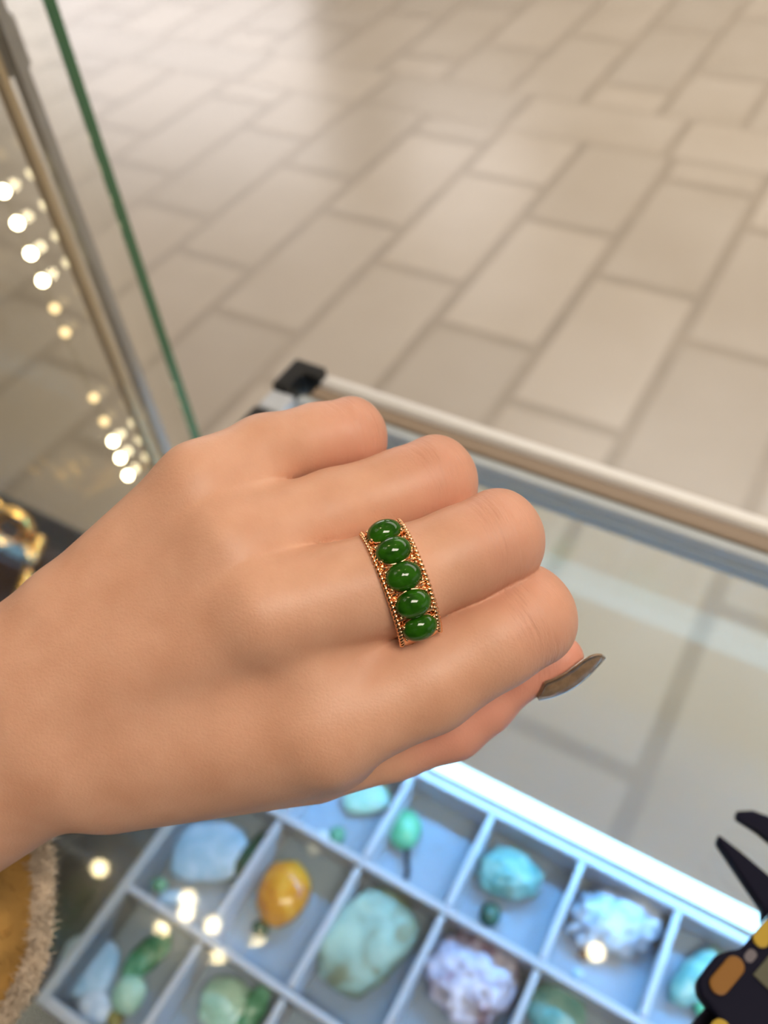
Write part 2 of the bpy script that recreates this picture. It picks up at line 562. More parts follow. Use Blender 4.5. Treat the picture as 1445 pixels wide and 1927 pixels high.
led = empty('led_strip', (0.2, 0.192, SHELF), 'glowing blue-white light bar along the far rim of the stone tray', 'light bar')
keep(box('housing', CX0 + 0.02, CX1 - 0.02, 0.1794, 0.1898, SHELF, CAM_Z - 0.4681, M['alu_grey'], bev=0.0005), led)
dv, df = [], []
prof = [(0.1798, CAM_Z - 0.468), (0.1798, CAM_Z - 0.464), (0.1812, CAM_Z - 0.4612), (0.1840, CAM_Z - 0.4602), (0.1868, CAM_Z - 0.4612), (0.1882, CAM_Z - 0.464), (0.1882, CAM_Z - 0.468)]
for x in (CX0 + 0.022, CX1 - 0.022):
    dv += [(x, y, z) for y, z in prof]
n = len(prof)
df = [(i, (i + 1) % n, n + (i + 1) % n, n + i) for i in range(n)] + [tuple(range(n)), tuple(range(2 * n - 1, n - 1, -1))]
keep(obj('diffuser', dv, df, M['led']), led)

# ------------------------------------------------------------------ tray with cells
RIM, TFL = CAM_Z - 0.470, CAM_Z - 0.4955
XS = [-0.2315, -0.1767, -0.1237, -0.0728, -0.0198, 0.0318, 0.0845, 0.137]
YS = [-0.0198, 0.0431, 0.1159, 0.1757]
tray = empty('stone_tray', (-0.05, 0.08, SHELF), 'pale compartment tray of jade stones lying inside the glass counter', 'tray')


def tp(o):
    return keep(o, tray)


tp(box('base', XS[0] - 0.003, XS[-1] + 0.003, YS[0] - 0.003, YS[-1] + 0.003, SHELF, TFL, M['tray_floor']))
for x in (XS[0], XS[-1]):
    tp(box('rim', x - 0.003, x + 0.003, YS[0] - 0.003, YS[-1] + 0.003, TFL, RIM, M['tray'], bev=0.0012))
for y in (YS[0], YS[-1]):
    tp(box('rim', XS[0] + 0.003, XS[-1] - 0.003, y - 0.003, y + 0.003, TFL, RIM, M['tray'], bev=0.0012))
for y in YS[1:-1]:
    tp(box('row_divider', XS[0] + 0.003, XS[-1] - 0.003, y - 0.002, y + 0.002, TFL, RIM, M['tray'], bev=0.0008))
for x in XS[1:-1]:
    for a, b in zip(YS[:-1], YS[1:]):
        tp(box('divider', x - 0.0018, x + 0.0018, a + 0.003, b - 0.003, TFL, RIM - 0.0005, M['tray'], bev=0.0008))

# stones lying in the cells
SM = dict(
    mint=stone_mat('mint_jade', lin(160, 205, 185), lin(195, 222, 205)),
    green=stone_mat('mint_green_jade', lin(85, 170, 125), lin(125, 195, 155)),
    teal=stone_mat('teal_jade', lin(95, 155, 150), lin(150, 190, 180), scale=90),
    white=stone_mat('white_jade', lin(215, 222, 230), lin(150, 165, 185), lin(190, 205, 222), scale=80, bump=0.4),
    mauve=stone_mat('mauve_white_stone', lin(220, 215, 230), lin(150, 130, 150), lin(200, 198, 220), scale=70, bump=0.5),
    raw=stone_mat('pale_green_raw_stone', lin(170, 195, 180), lin(130, 140, 115), lin(150, 180, 170), scale=55, rough=0.5, bump=0.6),
    grey=stone_mat('blue_grey_slab', lin(150, 185, 205), lin(190, 210, 225), scale=60),
    amber=stone_mat('amber', lin(190, 115, 20), lin(225, 175, 80), lin(215, 150, 40), scale=45, rough=0.15),
    dark=stone_mat('dark_green_jade', lin(10, 60, 45), lin(30, 95, 75)),
    emerald=stone_mat('emerald_green_jade', lin(40, 120, 80), lin(120, 180, 150), scale=80),
    olive=stone_mat('olive_stone', lin(120, 110, 50), lin(150, 140, 80)),
    red=stone_mat('red_bead', lin(190, 60, 60), lin(210, 90, 85)),
    brown=stone_mat('brown_bead', lin(90, 60, 50), lin(120, 85, 70)),
    clear=stone_mat('clear_bead', lin(200, 210, 215), lin(230, 235, 240), rough=0.08))
CORD = plain('dark_cord', (0.01, 0.012, 0.02, 1), 0.8)


def lump_mesh(name, rx, ry, rz, amp, freq, seed, power=2.0, pits=0.0, sub=4):
    bm = bmesh.new()
    bmesh.ops.create_icosphere(bm, subdivisions=sub, radius=1)
    for v in bm.verts:
        p = v.co.copy()
        if power != 2.0:                                      # squarer outline for slabs
            s = (abs(p.x) ** power + abs(p.y) ** power + abs(p.z) ** power) ** (1 / power)
            p = p / s
        d = 1 + amp * noise.fractal(p * freq + Vector((seed, seed * 1.7, 3.1)), 1.0, 2.0, 3)
        if pits:
            d -= pits * max(0.0, noise.noise(p * freq * 2.3 + Vector((seed * 3.0, 1.0, 2.0))) - 0.15)
        v.co = Vector((p.x * rx * d, p.y * ry * d, p.z * rz * d))
    zmin = min(v.co.z for v in bm.verts)
    for v in bm.verts:
        v.co.z -= zmin
    me = bpy.data.meshes.new(name)
    bm.to_mesh(me)
    bm.free()
    me.polygons.foreach_set('use_smooth', [True] * len(me.polygons))
    return me


def stone(name, px, py, hx, hy, ang, thick, mat, label, cat='stone', amp=0.06, freq=1.5, power=2.0, pits=0.0, group=None):
    """Stone resting on the tray floor; hx, hy half sizes in mm, ang turn in degrees."""
    me = lump_mesh(name, hx / 1000, hy / 1000, thick / 2000, amp, freq, px * 0.013, power, pits)
    o = bpy.data.objects.new(name, me)
    me.materials.append(SM[mat])
    COL.objects.link(o)
    p = at(px, py, z=TFL + thick / 2000)
    o.location = (p.x, p.y, TFL)
    o.rotation_euler.z = math.radians(ang)
    return tag(o, label, cat, group)


def bead(px, py, r, mat, label, name='bead', group=None, parent=None):
    bm = bmesh.new()
    bmesh.ops.create_uvsphere(bm, u_segments=20, v_segments=14, radius=r / 1000)
    for v in bm.verts:                                        # drilled beads: slight dimple at both poles
        if abs(v.co.z) > 0.9 * r / 1000:
            v.co.z *= 0.9
    o = from_bm(name, bm, SM[mat] if mat in SM else M[mat], None, True)
    p = at(px, py, z=TFL + r / 1000)
    o.location = (p.x, p.y, TFL + r / 1000 * 0.92)
    o.rotation_euler = (math.radians(75), 0, px)
    if parent:
        keep(o, parent)
    elif label:
        tag(o, label, 'bead', group)
    return o


# --- row next to the light bar
stone('jade_plaque', 690, 1503, 14, 9, 35, 7, 'mint', 'pale mint jade plaque lying just below the thumb', 'jade', power=3)
e = empty('jade_pendant', at(763, 1562, z=TFL), 'mint green jade drop pendant on a dark cord', 'pendant')
p = at(763, 1562, z=TFL + 0.006)
o = bpy.data.objects.new('drop', lump_mesh('drop', 0.0092, 0.0115, 0.0065, 0.05, 1.2, 4.0))
o.data.materials.append(SM['green']); COL.objects.link(o); o.location = (p.x, p.y, TFL); o.rotation_euler.z = 0.3; keep(o, e)
keep(tube('cord', [at(767, 1598, z=TFL + 0.006), at(766, 1618, z=TFL + 0.005), at(768, 1640, z=TFL + 0.004), at(764, 1655, z=TFL + 0.003)], 0.0016, CORD, n=8), e)
stone('jade_carving', 958, 1645, 17, 13, 20, 14, 'teal', 'teal carved jade piece in the cell beside the light bar', 'jade', amp=0.3, freq=3.0, pits=0.3)
stone('jade_bead', 922, 1722, 5.5, 6.5, 10, 10, 'dark', 'dark green jade bead below the teal carved piece', 'bead')
e = empty('cord_loop', at(858, 1668, z=TFL), 'thin dark cord with a pale end bead left of the teal carving', 'cord')
keep(tube('cord', [at(838, 1697, z=TFL + 0.002), at(850, 1678, z=TFL + 0.006), at(866, 1655, z=TFL + 0.009)], 0.0011, CORD, n=8), e)
bead(874, 1643, 2.2, 'clear', None, 'end_bead', parent=e)
stone('jade_carving', 1163, 1728, 25, 17, 40, 15, 'white', 'large white carved jade plaque with a lumpy surface', 'jade', amp=0.28, freq=4.0, pits=0.6)
bead(1122, 1790, 3.2, 'ygold', 'small shiny gold bead below the white carved plaque')
bead(1102, 1764, 3.0, 'clear', 'clear glass bead touching the white carved plaque')
bead(1098, 1797, 3.0, 'brown', 'brown bead left of the small gold bead')
bead(1088, 1835, 3.2, 'grey', 'blue-grey bead against the divider below the brown bead')
stone('jade_toggle', 1312, 1838, 8, 19, -22, 14, 'teal', 'long teal jade toggle beside the caliper body', 'jade', amp=0.14, freq=2.0)
bead(1322, 1900, 4.2, 'green', 'green jade bead by the lower corner of the caliper')
bead(1326, 1925, 3.6, 'red', 'red bead at the bottom edge below the green bead')
# --- middle row
stone('jade_slab', 395, 1603, 22, 17, 30, 10, 'grey', 'broad blue-grey jade slab under the heel of the hand', 'jade', power=3.2)
stone('jade_strip', 468, 1610, 4.5, 17, -10, 9, 'dark', 'narrow dark green jade strip right of the blue-grey slab', 'jade', power=3)
stone('amber_pebble', 533, 1680, 14.5, 17.5, 10, 20, 'amber', 'polished honey amber pebble with pale veins', 'amber', amp=0.08)
stone('white_bead', 598, 1587, 5.5, 8.5, -15, 11, 'clear', 'white oval bead above the amber pebble', 'bead', amp=0.02)
stone('jade_bead', 634, 1573, 4.8, 5.5, 0, 10, 'emerald', 'small green bead right of the white oval bead', 'bead')
stone('jade_bead', 490, 1748, 5, 4.5, 0, 8, 'dark', 'dark green bead under the amber pebble', 'bead')
stone('raw_jade', 690, 1770, 20.5, 27, -20, 20, 'raw', 'large rough pale green raw jade stone', 'stone', amp=0.12, freq=1.8, power=3)
stone('carved_stone', 888, 1840, 22, 22, 30, 18, 'mauve', 'mauve and white carved stone with pitted surface', 'stone', amp=0.22, freq=3.4, pits=0.7)
stone('jade_carving', 1048, 1905, 14, 13, 20, 13, 'teal', 'small teal jade piece at the bottom edge of the picture', 'jade', amp=0.15, freq=2.4)
# --- near row
stone('jade_chip', 322, 1690, 7.5, 4.5, 35, 6, 'grey', 'pale blue jade chip on the left in the middle row', 'jade')
stone('jade_chip', 300, 1665, 5, 4, 20, 5, 'emerald', 'small green jade chip behind the pale blue chip', 'jade')
stone('jade_slab', 165, 1818, 16, 15, 20, 7, 'grey', 'flat pale blue slab in the corner cell by the fleece coat', 'jade', power=3.5)
stone('white_pebble', 180, 1897, 10, 8, 0, 9, 'white', 'whitish pebble below the flat pale blue slab', 'stone')
stone('jade_leaf', 276, 1800, 7.5, 15, -20, 9, 'emerald', 'green carved jade leaf in the corner cell', 'jade', amp=0.2, freq=2.5)
stone('jade_carving', 243, 1872, 9, 9, 0, 11, 'mint', 'mint carved jade piece below the green jade leaf', 'jade', amp=0.15, freq=2.4)
stone('olive_pebble', 215, 1918, 5, 4, 0, 7, 'olive', 'small olive pebble at the bottom edge of the corner cell', 'stone')
stone('jade_carving', 425, 1890, 14, 13, 20, 13, 'mint', 'pale mint carved jade piece at the bottom in the near row', 'jade', amp=0.18, freq=2.0)
stone('jade_carving', 470, 1905, 8, 13, -10, 11, 'emerald', 'emerald green carved jade piece right of the pale mint one', 'jade', amp=0.18, freq=2.2)

# ------------------------------------------------------------------ tall upright showcase on the left
GX, GY = -0.3285, 0.2705
tall = empty('upright_showcase', (-0.6, 0.05, 0), 'tall upright glass showcase with green glass edge on the left', 'display case')


def up_part(o):
    return keep(o, tall)


PL = 0.665                                                     # plinth height
up_part(box('side_glass', GX - 0.006, GX, -0.45, GY - 0.0015, PL, 1.75, M['glass_tall']))
up_part(box('polished_edge', GX - 0.006, GX, GY - 0.0015, GY, PL, 1.75, M['edge']))
up_part(box('edge_bevel', GX, GX + 0.0006, GY - 0.007, GY - 0.0003, PL, 1.75, M['edge']))
up_part(box('back_glass', -0.95, GX - 0.0065, 0.2385, 0.2445, PL, 1.75, M['glass_tall']))
up_part(box('corner_profile', GX - 0.0115, GX - 0.0062, 0.2446, 0.2500, PL, 1.75, M['alu_grey']))
up_part(box('corner_gasket', GX - 0.0115, GX - 0.0062, 0.2345, 0.2383, PL, 1.75, plain('beige_gasket', (0.5, 0.38, 0.24, 1), 0.5)))
up_part(box('plinth', -0.95, GX, -0.45, GY, 0.0, PL - 0.004, M['wood'], bev=0.004))
clip = box('glass_clip', -0.362, -0.346, 0.2448, 0.262, 1.088, 1.112, M['alu_grey'], bev=0.003)
up_part(clip)

strip = empty('led_light_post', (-0.372, 0.232, PL), 'slim light post with a column of warm diodes inside the upright showcase', 'light')
LX, LY = -0.3690, 0.2365
diodes = [(-14, 297, 0), (10, 355, 1), (40, 412, 1), (68, 467, 1), (90, 518, 1), (112, 570, 0), (133, 614, 0), (182, 740, 0), (199, 787, 0),
          (215, 825, 1), (228, 857, 1), (240, 892, 1)]
zs = []
for px, py, b in diodes:
    d = MC.T @ np.array([(px - 722.5) / F_PX, (py - 963.5) / F_PX, 1.0])
    t = LX / d[0]
    zs.append((CAM_Z + d[2] * t, b))
keep(box('post', LX - 0.0016, LX + 0.0002, LY - 0.0016, LY + 0.0002, PL, 1.7, M['glass_tall']), strip)
for z, b in zs:
    bm = bmesh.new()
    bmesh.ops.create_uvsphere(bm, u_segments=12, v_segments=8, radius=0.0029)
    keep(from_bm('diode', bm, M['diode'] if b else M['diode_dim'], None, True), strip)
    COL.objects[-1].location = (LX + 0.0012, LY - 0.0015, z)

# brown velvet stand with gold chain on the showcase plinth
SZ = CAM_Z - 0.50
st = empty('jewellery_stand', (-0.49, 0.17, PL), 'dark brown velvet jewellery stand inside the upright showcase', 'stand')
VEL = plain('brown_velvet', (0.035, 0.016, 0.008, 1), 0.9)
keep(box('foot', -0.58, -0.40, 0.12, 0.225, PL, PL + 0.012, VEL, bev=0.003), st)
keep(box('pad', -0.57, -0.41, 0.13, 0.215, PL + 0.012, SZ, VEL, bev=0.012, segs=3), st)


def ring_obj(name, c, R, r, mat, label, cat, tilt, rz):
    pts = [Vector((R * math.cos(a), R * math.sin(a), 0)) for a in [2 * math.pi * k / 28 for k in range(28)]]
    V, F = tube_data(pts, [r] * 28, 10, True)
    o = obj(name, V, F, mat, None, True)
    o.rotation_euler = (tilt, 0.0, rz)
    o.location = c
    return tag(o, label, cat)


ring_obj('gold_bangle', (-0.505, 0.205, SZ + 0.013), 0.014, 0.0055, M['ygold'], 'thick pale gold bangle leaning on the brown velvet stand', 'bangle', 1.1, 0.6)
ring_obj('gold_ring', (-0.472, 0.192, SZ + 0.011), 0.010, 0.0032, M['ygold'], 'narrow gold ring on the brown velvet stand near the wrist', 'ring', 1.3, -0.5)
ring_obj('gold_ring', (-0.535, 0.214, SZ + 0.011), 0.010, 0.003, M['ygold'], 'gold ring at the far end of the brown velvet stand', 'ring', 1.2, 0.2)
ch = empty('gold_chain', (-0.475, 0.18, SZ), 'chunky gold bead chain hanging over the brown velvet stand', 'chain')
for k in range(9):
    a = at(70 - 4.5 * k, 1012 + 13 * k, z=SZ + 0.010)
    bm = bmesh.new()
    bmesh.ops.create_uvsphere(bm, u_segments=14, v_segments=10, radius=0.0052)
    b_ = from_bm('bead', bm, M['ygold'], None, True)
    b_.location = (a.x, a.y, SZ + 0.006)
    keep(b_, ch)

# ------------------------------------------------------------------ digital caliper on the counter glass
cu, cv = Vector((0.34, 0.94)).normalized(), Vector((-0.94, 0.34)).normalized()
co = Vector((0.0348, 0.0890))
cal = empty('digital_caliper', (co.x + 0.02, co.y, TOP - 0.002), 'dark navy digital caliper with orange buttons lying on the counter glass', 'caliper')
NAVY = plain('navy_plastic', (0.006, 0.006, 0.017, 1), 0.5, spec=0.1)
CARB = plain('carbon_plastic', (0.010, 0.009, 0.018, 1), 0.5, spec=0.1, vary=0.25, vscale=400)
ORANGE = plain('orange_rubber', (0.21, 0.085, 0.002, 1), 0.5)
YEL = plain('yellow_rubber', (0.40, 0.26, 0.012, 1), 0.5)
LCD = plain('lcd_grey', (0.10, 0.10, 0.07, 1), 0.25)


def cp(u, v):
    p = co + cu * (u / 1000) + cv * (v / 1000)
    return (p.x, p.y)


def cprism(name, poly, z0, z1, mat, bev=0.0006):
    return keep(prism(name, [cp(*q) for q in poly], TOP - 0.002 + z0 / 1000, TOP - 0.002 + z1 / 1000, mat, None, bev), cal)


def pill(u0, u1, vc, r):
    out = []
    for k in range(9):
        a = -math.pi / 2 + math.pi * k / 8
        out.append((u1 - r + r * math.cos(a), vc + r * math.sin(a)))
    for k in range(9):
        a = math.pi / 2 + math.pi * k / 8
        out.append((u0 + r + r * math.cos(a), vc + r * math.sin(a)))
    return out


cprism('beam', [(-70, -17), (60, -17), (60, -1), (-70, -1)], 2.0, 5.5, CARB)
cprism('slider', [(-9, 2.5), (-6.5, 4.8), (2.5, 5.2), (6.5, 3.4), (9, 1.6), (24, 1.6), (34, 1.6), (34, -22), (-16, -22), (-16, -7), (-10, -5)], 5.6, 12, NAVY, 0.0012)
cprism('display', [(5.5, -4.5), (31, -4.5), (31, -16.5), (5.5, -16.5)], 12.02, 12.6, LCD, 0.0002)
cprism('button', pill(-6.3, 6.3, 0, 2.6), 12.02, 13.0, ORANGE, 0.0005)
cprism('button', pill(12.5, 22, -0.7, 2.2), 12.02, 13.0, YEL, 0.0005)
cprism('button', pill(-15.5, -9.5, -6.8, 2.6), 12.02, 13.0, YEL, 0.0005)
cprism('printed_mark', pill(7.2, 11.2, -1.3, 1.3), 12.02, 12.15, plain('grey_print', (0.12, 0.105, 0.12, 1), 0.6), 0.0)
cprism('moving_jaw', [(21, 1.7), (24.5, 4), (31.0, 24.5), (33.0, 25.5), (33.6, 18), (34, 1.7)], 3.5, 8.5, NAVY, 0.0008)
cprism('fixed_jaw', [(42.5, -17), (42.3, 18), (41.0, 25.0), (43.0, 26.2), (47.0, 23), (55, 6), (60, -1), (60, -17)], 5.7, 9.0, NAVY, 0.0008)
cprism('bridge', [(36, -16.5), (42, -16.5), (42, -1.5), (36, -1.5)], 5.6, 6.4, CARB, 0.0002)

# ------------------------------------------------------------------ the hand (implicit surface, one continuous mesh)
def Cp(px, py, w):
    return np.array([(px - 722.5) * w / F_PX, (py - 963.5) * w / F_PX, w])


def seg(p, a, b, ra, rb):
    ab = b - a
    L = ab @ ab
    q0, q1, q2 = p[0] - a[0], p[1] - a[1], p[2] - a[2]
    t = np.clip((q0 * ab[0] + q1 * ab[1] + q2 * ab[2]) / L, 0, 1)
    return np.sqrt((q0 - t * ab[0]) ** 2 + (q1 - t * ab[1]) ** 2 + (q2 - t * ab[2]) ** 2) - (ra + (rb - ra) * t)


def smin(a, b, k):
    h = np.clip(k - np.abs(a - b), 0, None) / k
    return np.minimum(a, b) - h * h * h * k / 6


def chain(p, pts, k=2.5):
    d = None
    for (a, ra), (b, rb) in zip(pts[:-1], pts[1:]):
        s = seg(p, a, b, ra, rb)
        d = s if d is None else smin(d, s, k)
    return d


def J(px, py, w, r):
    return (Cp(px, py, w), r)


FING = dict(
    index=dict(prox=[J(612, 1362, 167.5, 11.0), J(800, 1276, 169.5, 10.7), J(930, 1199, 170.5, 9.9), J(988, 1162, 171.5, 9.8)], L=(24, 20), r=(8.3, 7.5, 6.0), a=(96, 48)),
    middle=dict(prox=[J(505, 1152, 162, 10.2), J(748, 1092, 164.5, 9.9), J(870, 1043, 167, 9.2), J(933, 1015, 168.5, 9.1)], L=(27, 21), r=(8.0, 7.4, 6.0), a=(96, 48)),
    ring=dict(prox=[J(440, 1032, 167, 9.4), J(630, 966, 175, 8.85), J(760, 924, 178.5, 8.7), J(816, 905, 179.5, 8.8)], L=(25, 20), r=(7.6, 7.0, 5.8), a=(97, 48)),
    pinky=dict(prox=[J(378, 914, 173, 8.5), J(500, 853, 180, 7.9), J(600, 828, 185, 7.65), J(658, 820, 187, 7.75)], L=(18, 17), r=(6.8, 6.3, 5.2), a=(97, 48)))


def bend(fg):
    a = fg['prox'][0][0]
    b, rb = fg['prox'][-1]
    d = b - a
    d = d / np.linalg.norm(d)
    n = np.array([0, 0, 1.0]) - d * d[2]
    n = n / np.linalg.norm(n)
    a1, a2 = math.radians(fg['a'][0]), math.radians(sum(fg['a']))
    d1 = math.cos(a1) * d + math.sin(a1) * n
    d2 = math.cos(a2) * d + math.sin(a2) * n
    m = b + d1 * fg['L'][0]
    r = fg['r']
    return [(b, rb), (b + d1 * fg['L'][0] * 0.5, r[0]), (m, r[1]), (m + d2 * fg['L'][1], r[2])]


TH = [J(590, 1415, 186, 10.6), J(735, 1388, 187, 9.0), J(846, 1355, 186.5, 8.5), J(905, 1318, 186, 7.4), J(970, 1268, 185, 6.0), J(1054, 1239, 184.5, 5.1)]
PALM = [[J(612, 1362, 169, 11.0), J(110, 1395, 177, 13.6)],
        [J(505, 1150, 163.5, 10.2), J(100, 1335, 174, 12.6)],
        [J(440, 1035, 168, 9.6), J(85, 1290, 175, 12.6)],
        [J(378, 916, 174, 8.8), J(135, 1157, 175, 10.6), J(62, 1243, 177, 12.0)],
        [J(62, 1243, 177, 12.0), J(-420, 1560, 190, 18)],
        [J(60, 1450, 181, 14.0), J(-420, 1730, 194, 19)],
        [J(110, 1390, 177, 14), J(-420, 1640, 190, 20)],
        [J(230, 1442, 183, 12.8), J(590, 1415, 186, 10.8)],
        [J(300, 1090, 184, 11), J(100, 1290, 187, 13)],
        [J(480, 1120, 182, 9), J(560, 1300, 183, 9)],
        [J(530, 1270, 183, 10), J(150, 1370, 185, 13)],
        [J(620, 1385, 176, 11), J(200, 1425, 178, 13.5)],
        [J(600, 1250, 167.5, 9.3), J(684, 1230, 169.5, 8.2)],
        [J(590, 1262, 170, 10.5), J(150, 1372, 176, 13)],
        [J(430, 1105, 168, 9.5), J(556, 1057, 171.5, 8.0)],
        [J(380, 985, 173, 9.3), J(478, 921, 177, 7.6)]]


def knuckle(p, fg):
    a, (b, r) = fg['prox'][0][0], fg['prox'][-1]
    d = (b - a) / np.linalg.norm(b - a)
    lat = np.cross(d, np.array([0, 0, 1.0]))
    lat /= np.linalg.norm(lat)
    c = b + d * 1.5 + np.array([0, 0, 1.0])
    return seg(p, c - lat * 2.7, c + lat * 2.7, r - 2.2, r - 2.2)


# where the creases between neighbouring fingers begin (keyed by the finger below the index side)
WEB = dict(middle=Cp(718, 1236, 165), ring=Cp(585, 1043, 165), pinky=Cp(508, 907, 170))


def hand_field(p):
    palm = None
    for c in PALM:
        s = chain(p, c, 4)
        palm = s if palm is None else smin(palm, s, 9)
    prox = {n: smin(chain(p, fg['prox'], 3), knuckle(p, fg), 2.0) for n, fg in FING.items()}
    fin = None
    for n in FING:
        fin = prox[n] if fin is None else smin(fin, prox[n], 0.5)
    names = list(FING)
    cut = 0.0
    for a, b in zip(names[:-1], names[1:]):
        da, db = prox[a], prox[b]
        both = np.clip(1 - np.maximum(da, db) / 4.0, 0, 1)
        web, dv_ = WEB[b], FING[b]['prox'][-1][0] - FING[b]['prox'][0][0]
        dv_ = dv_ / np.linalg.norm(dv_)
        along = (p[0] - web[0]) * dv_[0] + (p[1] - web[1]) * dv_[1] + (p[2] - web[2]) * dv_[2]
        cut = cut + np.exp(-((da - db) / 0.6) ** 2) * both * np.clip(along / 7.0 + 0.25, 0, 1)
    d = smin(palm, fin, 5.5) + 1.2 * cut
    for n, fg in FING.items():
        d = smin(d, smin(chain(p, bend(fg), 3), prox[n], 3), 0.9)
    return smin(d, chain(p, TH, 3), 0.9)


def surface_nets(D, org, h):
    nx, ny, nz = D.shape
    s = D < 0
    c = [D[i:nx - 1 + i, j:ny - 1 + j, k:nz - 1 + k] for i in (0, 1) for j in (0, 1) for k in (0, 1)]
    cnt = sum((x < 0).astype(np.int8) for x in c)
    act = (cnt > 0) & (cnt < 8)
    idx = -np.ones(act.shape, np.int64)
    I = np.argwhere(act)
    idx[act] = np.arange(len(I))
    cvv = np.array([x[act] for x in c])
    off = np.array([(i, j, k) for i in (0, 1) for j in (0, 1) for k in (0, 1)], float)
    acc = np.zeros((len(I), 3))
    n = np.zeros(len(I))
    for a in range(8):
        for b in range(a + 1, 8):
            if np.abs(off[a] - off[b]).sum() != 1:
                continue
            m = (cvv[a] < 0) != (cvv[b] < 0)
            t = np.where(m, cvv[a] / np.where(m, cvv[a] - cvv[b], 1), 0)
            acc += m[:, None] * (off[a] + (off[b] - off[a]) * t[:, None])
            n += m
    V = org + h * (I + acc / n[:, None])
    Q = []
    for ax in range(3):
        sl = [slice(1, -1)] * 3
        sl2 = list(sl)
        sl[ax] = slice(0, -1)
        sl2[ax] = slice(1, None)
        A, B = s[tuple(sl)], s[tuple(sl2)]
        E = np.argwhere(A != B)
        inside = A[tuple(E.T)]
        base = E.copy()
        u, v = [i for i in range(3) if i != ax]
        base[:, u] += 1
        base[:, v] += 1

        def g(du, dv):
            q = base.copy()
            q[:, u] += du
            q[:, v] += dv
            return idx[tuple(q.T)]
        q = np.stack([g(-1, -1), g(0, -1), g(0, 0), g(-1, 0)], 1)
        flip = inside if ax != 1 else ~inside
        q[~flip] = q[~flip][:, ::-1]
        Q.append(q)
    return V, np.concatenate(Q)


H = 0.55
lo, hi = np.array([-172.0, -34, 146]), np.array([50.0, 112, 226])
nn = np.ceil((hi - lo) / H).astype(int)
ax = [(lo[i] + H * np.arange(nn[i])).astype(np.float32) for i in range(3)]
D = hand_field([ax[0][:, None, None], ax[1][None, :, None], ax[2][None, None, :]])
HV, HQ = surface_nets(D, lo, H)
del D
# two passes of light smoothing along the quads
for it in range(2):
    acc = np.zeros_like(HV)
    cn = np.zeros(len(HV))
    for i in range(4):
        a, b = HQ[:, i], HQ[:, (i + 1) % 4]
        for c_ in range(3):
            acc[:, c_] += np.bincount(a, HV[b, c_], len(HV)) + np.bincount(b, HV[a, c_], len(HV))
        cn += np.bincount(a, minlength=len(HV)) + np.bincount(b, minlength=len(HV))
    HV = HV * 0.72 + 0.28 * acc / cn[:, None]

# colour and relief masks: pink knuckles and thumb, wrinkles across the finger joints
redness = np.zeros(len(HV))
knk = np.zeros(len(HV))
fuv = np.zeros((len(HV), 3))
best = np.full(len(HV), 1e9)
for n, fg in FING.items():
    a, b = fg['prox'][0][0], fg['prox'][-1][0]
    d = (b - a) / np.linalg.norm(b - a)
    q = HV - b
    dist = np.linalg.norm(q, axis=1)
    redness = np.maximum(redness, 0.5 * np.exp(-(dist / 12) ** 4))
    s = q @ d
    tt = np.cross(d, np.array([0, 0, 1.0]))
    m = np.exp(-((s - 1.0) / 5.5) ** 2) * (dist < 22)
    sel = dist < best
    best = np.minimum(best, dist)
    fuv[sel] = np.stack([s * 0.95 + 0.05 * (q @ tt) ** 2 * 0.3, (q @ tt) * 0.16, q[:, 2] * 0.16], 1)[sel]
    knk = np.where(sel, m, knk)
thp = np.array([t[0] for t in TH])
dth = np.min(np.linalg.norm(HV[:, None, :] - thp[None, 2:, :], axis=2), axis=1)
redness = np.maximum(redness, 0.9 * np.exp(-(dth / 14) ** 4))


def to_world(V):
    return (np.asarray(V) / 1000.0) @ MC + CAM


hand_base = Vector(to_world([Cp(250, 1300, 185)])[0])
person = empty('person', hand_base, 'left hand with loosely curled fingers wearing the jade ring, taupe thumb nail', 'person')
hand = obj('hand', to_world(HV), HQ.tolist(), M['skin'], None, True)
for nm, arr in (('redness', redness), ('knuckle', knk)):
    at_ = hand.data.attributes.new(nm, 'FLOAT', 'POINT')
    at_.data.foreach_set('value', arr.astype(np.float32))
at_ = hand.data.attributes.new('finger_uv', 'FLOAT_VECTOR', 'POINT')
at_.data.foreach_set('vector', fuv.astype(np.float32).ravel())
keep(hand, person)

# thumb nail: long almond plate, polish on top, bare underside
tb, tt_ = Cp(1010, 1312, 182.5), Cp(1136, 1236, 182.0)
e1 = (tt_ - tb) / np.linalg.norm(tt_ - tb)
e3 = np.array([0.46, 0.80, -0.42])
e3 = e3 - e1 * (e3 @ e1)
e3 /= np.linalg.norm(e3)
e2 = np.cross(e3, e1)
n0 = tb + e3 * 0.5
NL, NW, RC = 17.0, 5.6, 5.8
NV, NF = [], []
ns, nt_ = 26, 15
for layer in (0, 1):
    for i in range(ns + 1):
        s = i / ns
        wd = NW * (min(1.0, (0.30 + s * 4.0)) if s < 0.175 else 1.0)
        if s > 0.6:
            wd = NW * math.sqrt(max(0.0, 1 - ((s - 0.6) / 0.4) ** 2.4)) * 0.97 + 0.12
        for j in range(nt_ + 1):
            t = (j / nt_ * 2 - 1) * wd
            an = t / RC
            sag = 1.9 * math.sin(math.pi * (0.04 + 0.96 * s) ** 0.9)   # plate arches along its length
            P = n0 + e1 * (s * NL) + e2 * (RC * math.sin(an)) + e3 * (RC * (math.cos(an) - 1) + sag - layer * 0.55)
            NV.append(P)
W_ = nt_ + 1
Lr = (ns + 1) * W_
for i in range(ns):
    for j in range(nt_):
        a = i * W_ + j
        NF.append((a, a + W_, a + W_ + 1, a + 1))
top_n = len(NF)
for i in range(ns):
    for j in range(nt_):
        a = Lr + i * W_ + j
        NF.append((a, a + 1, a + W_ + 1, a + W_))
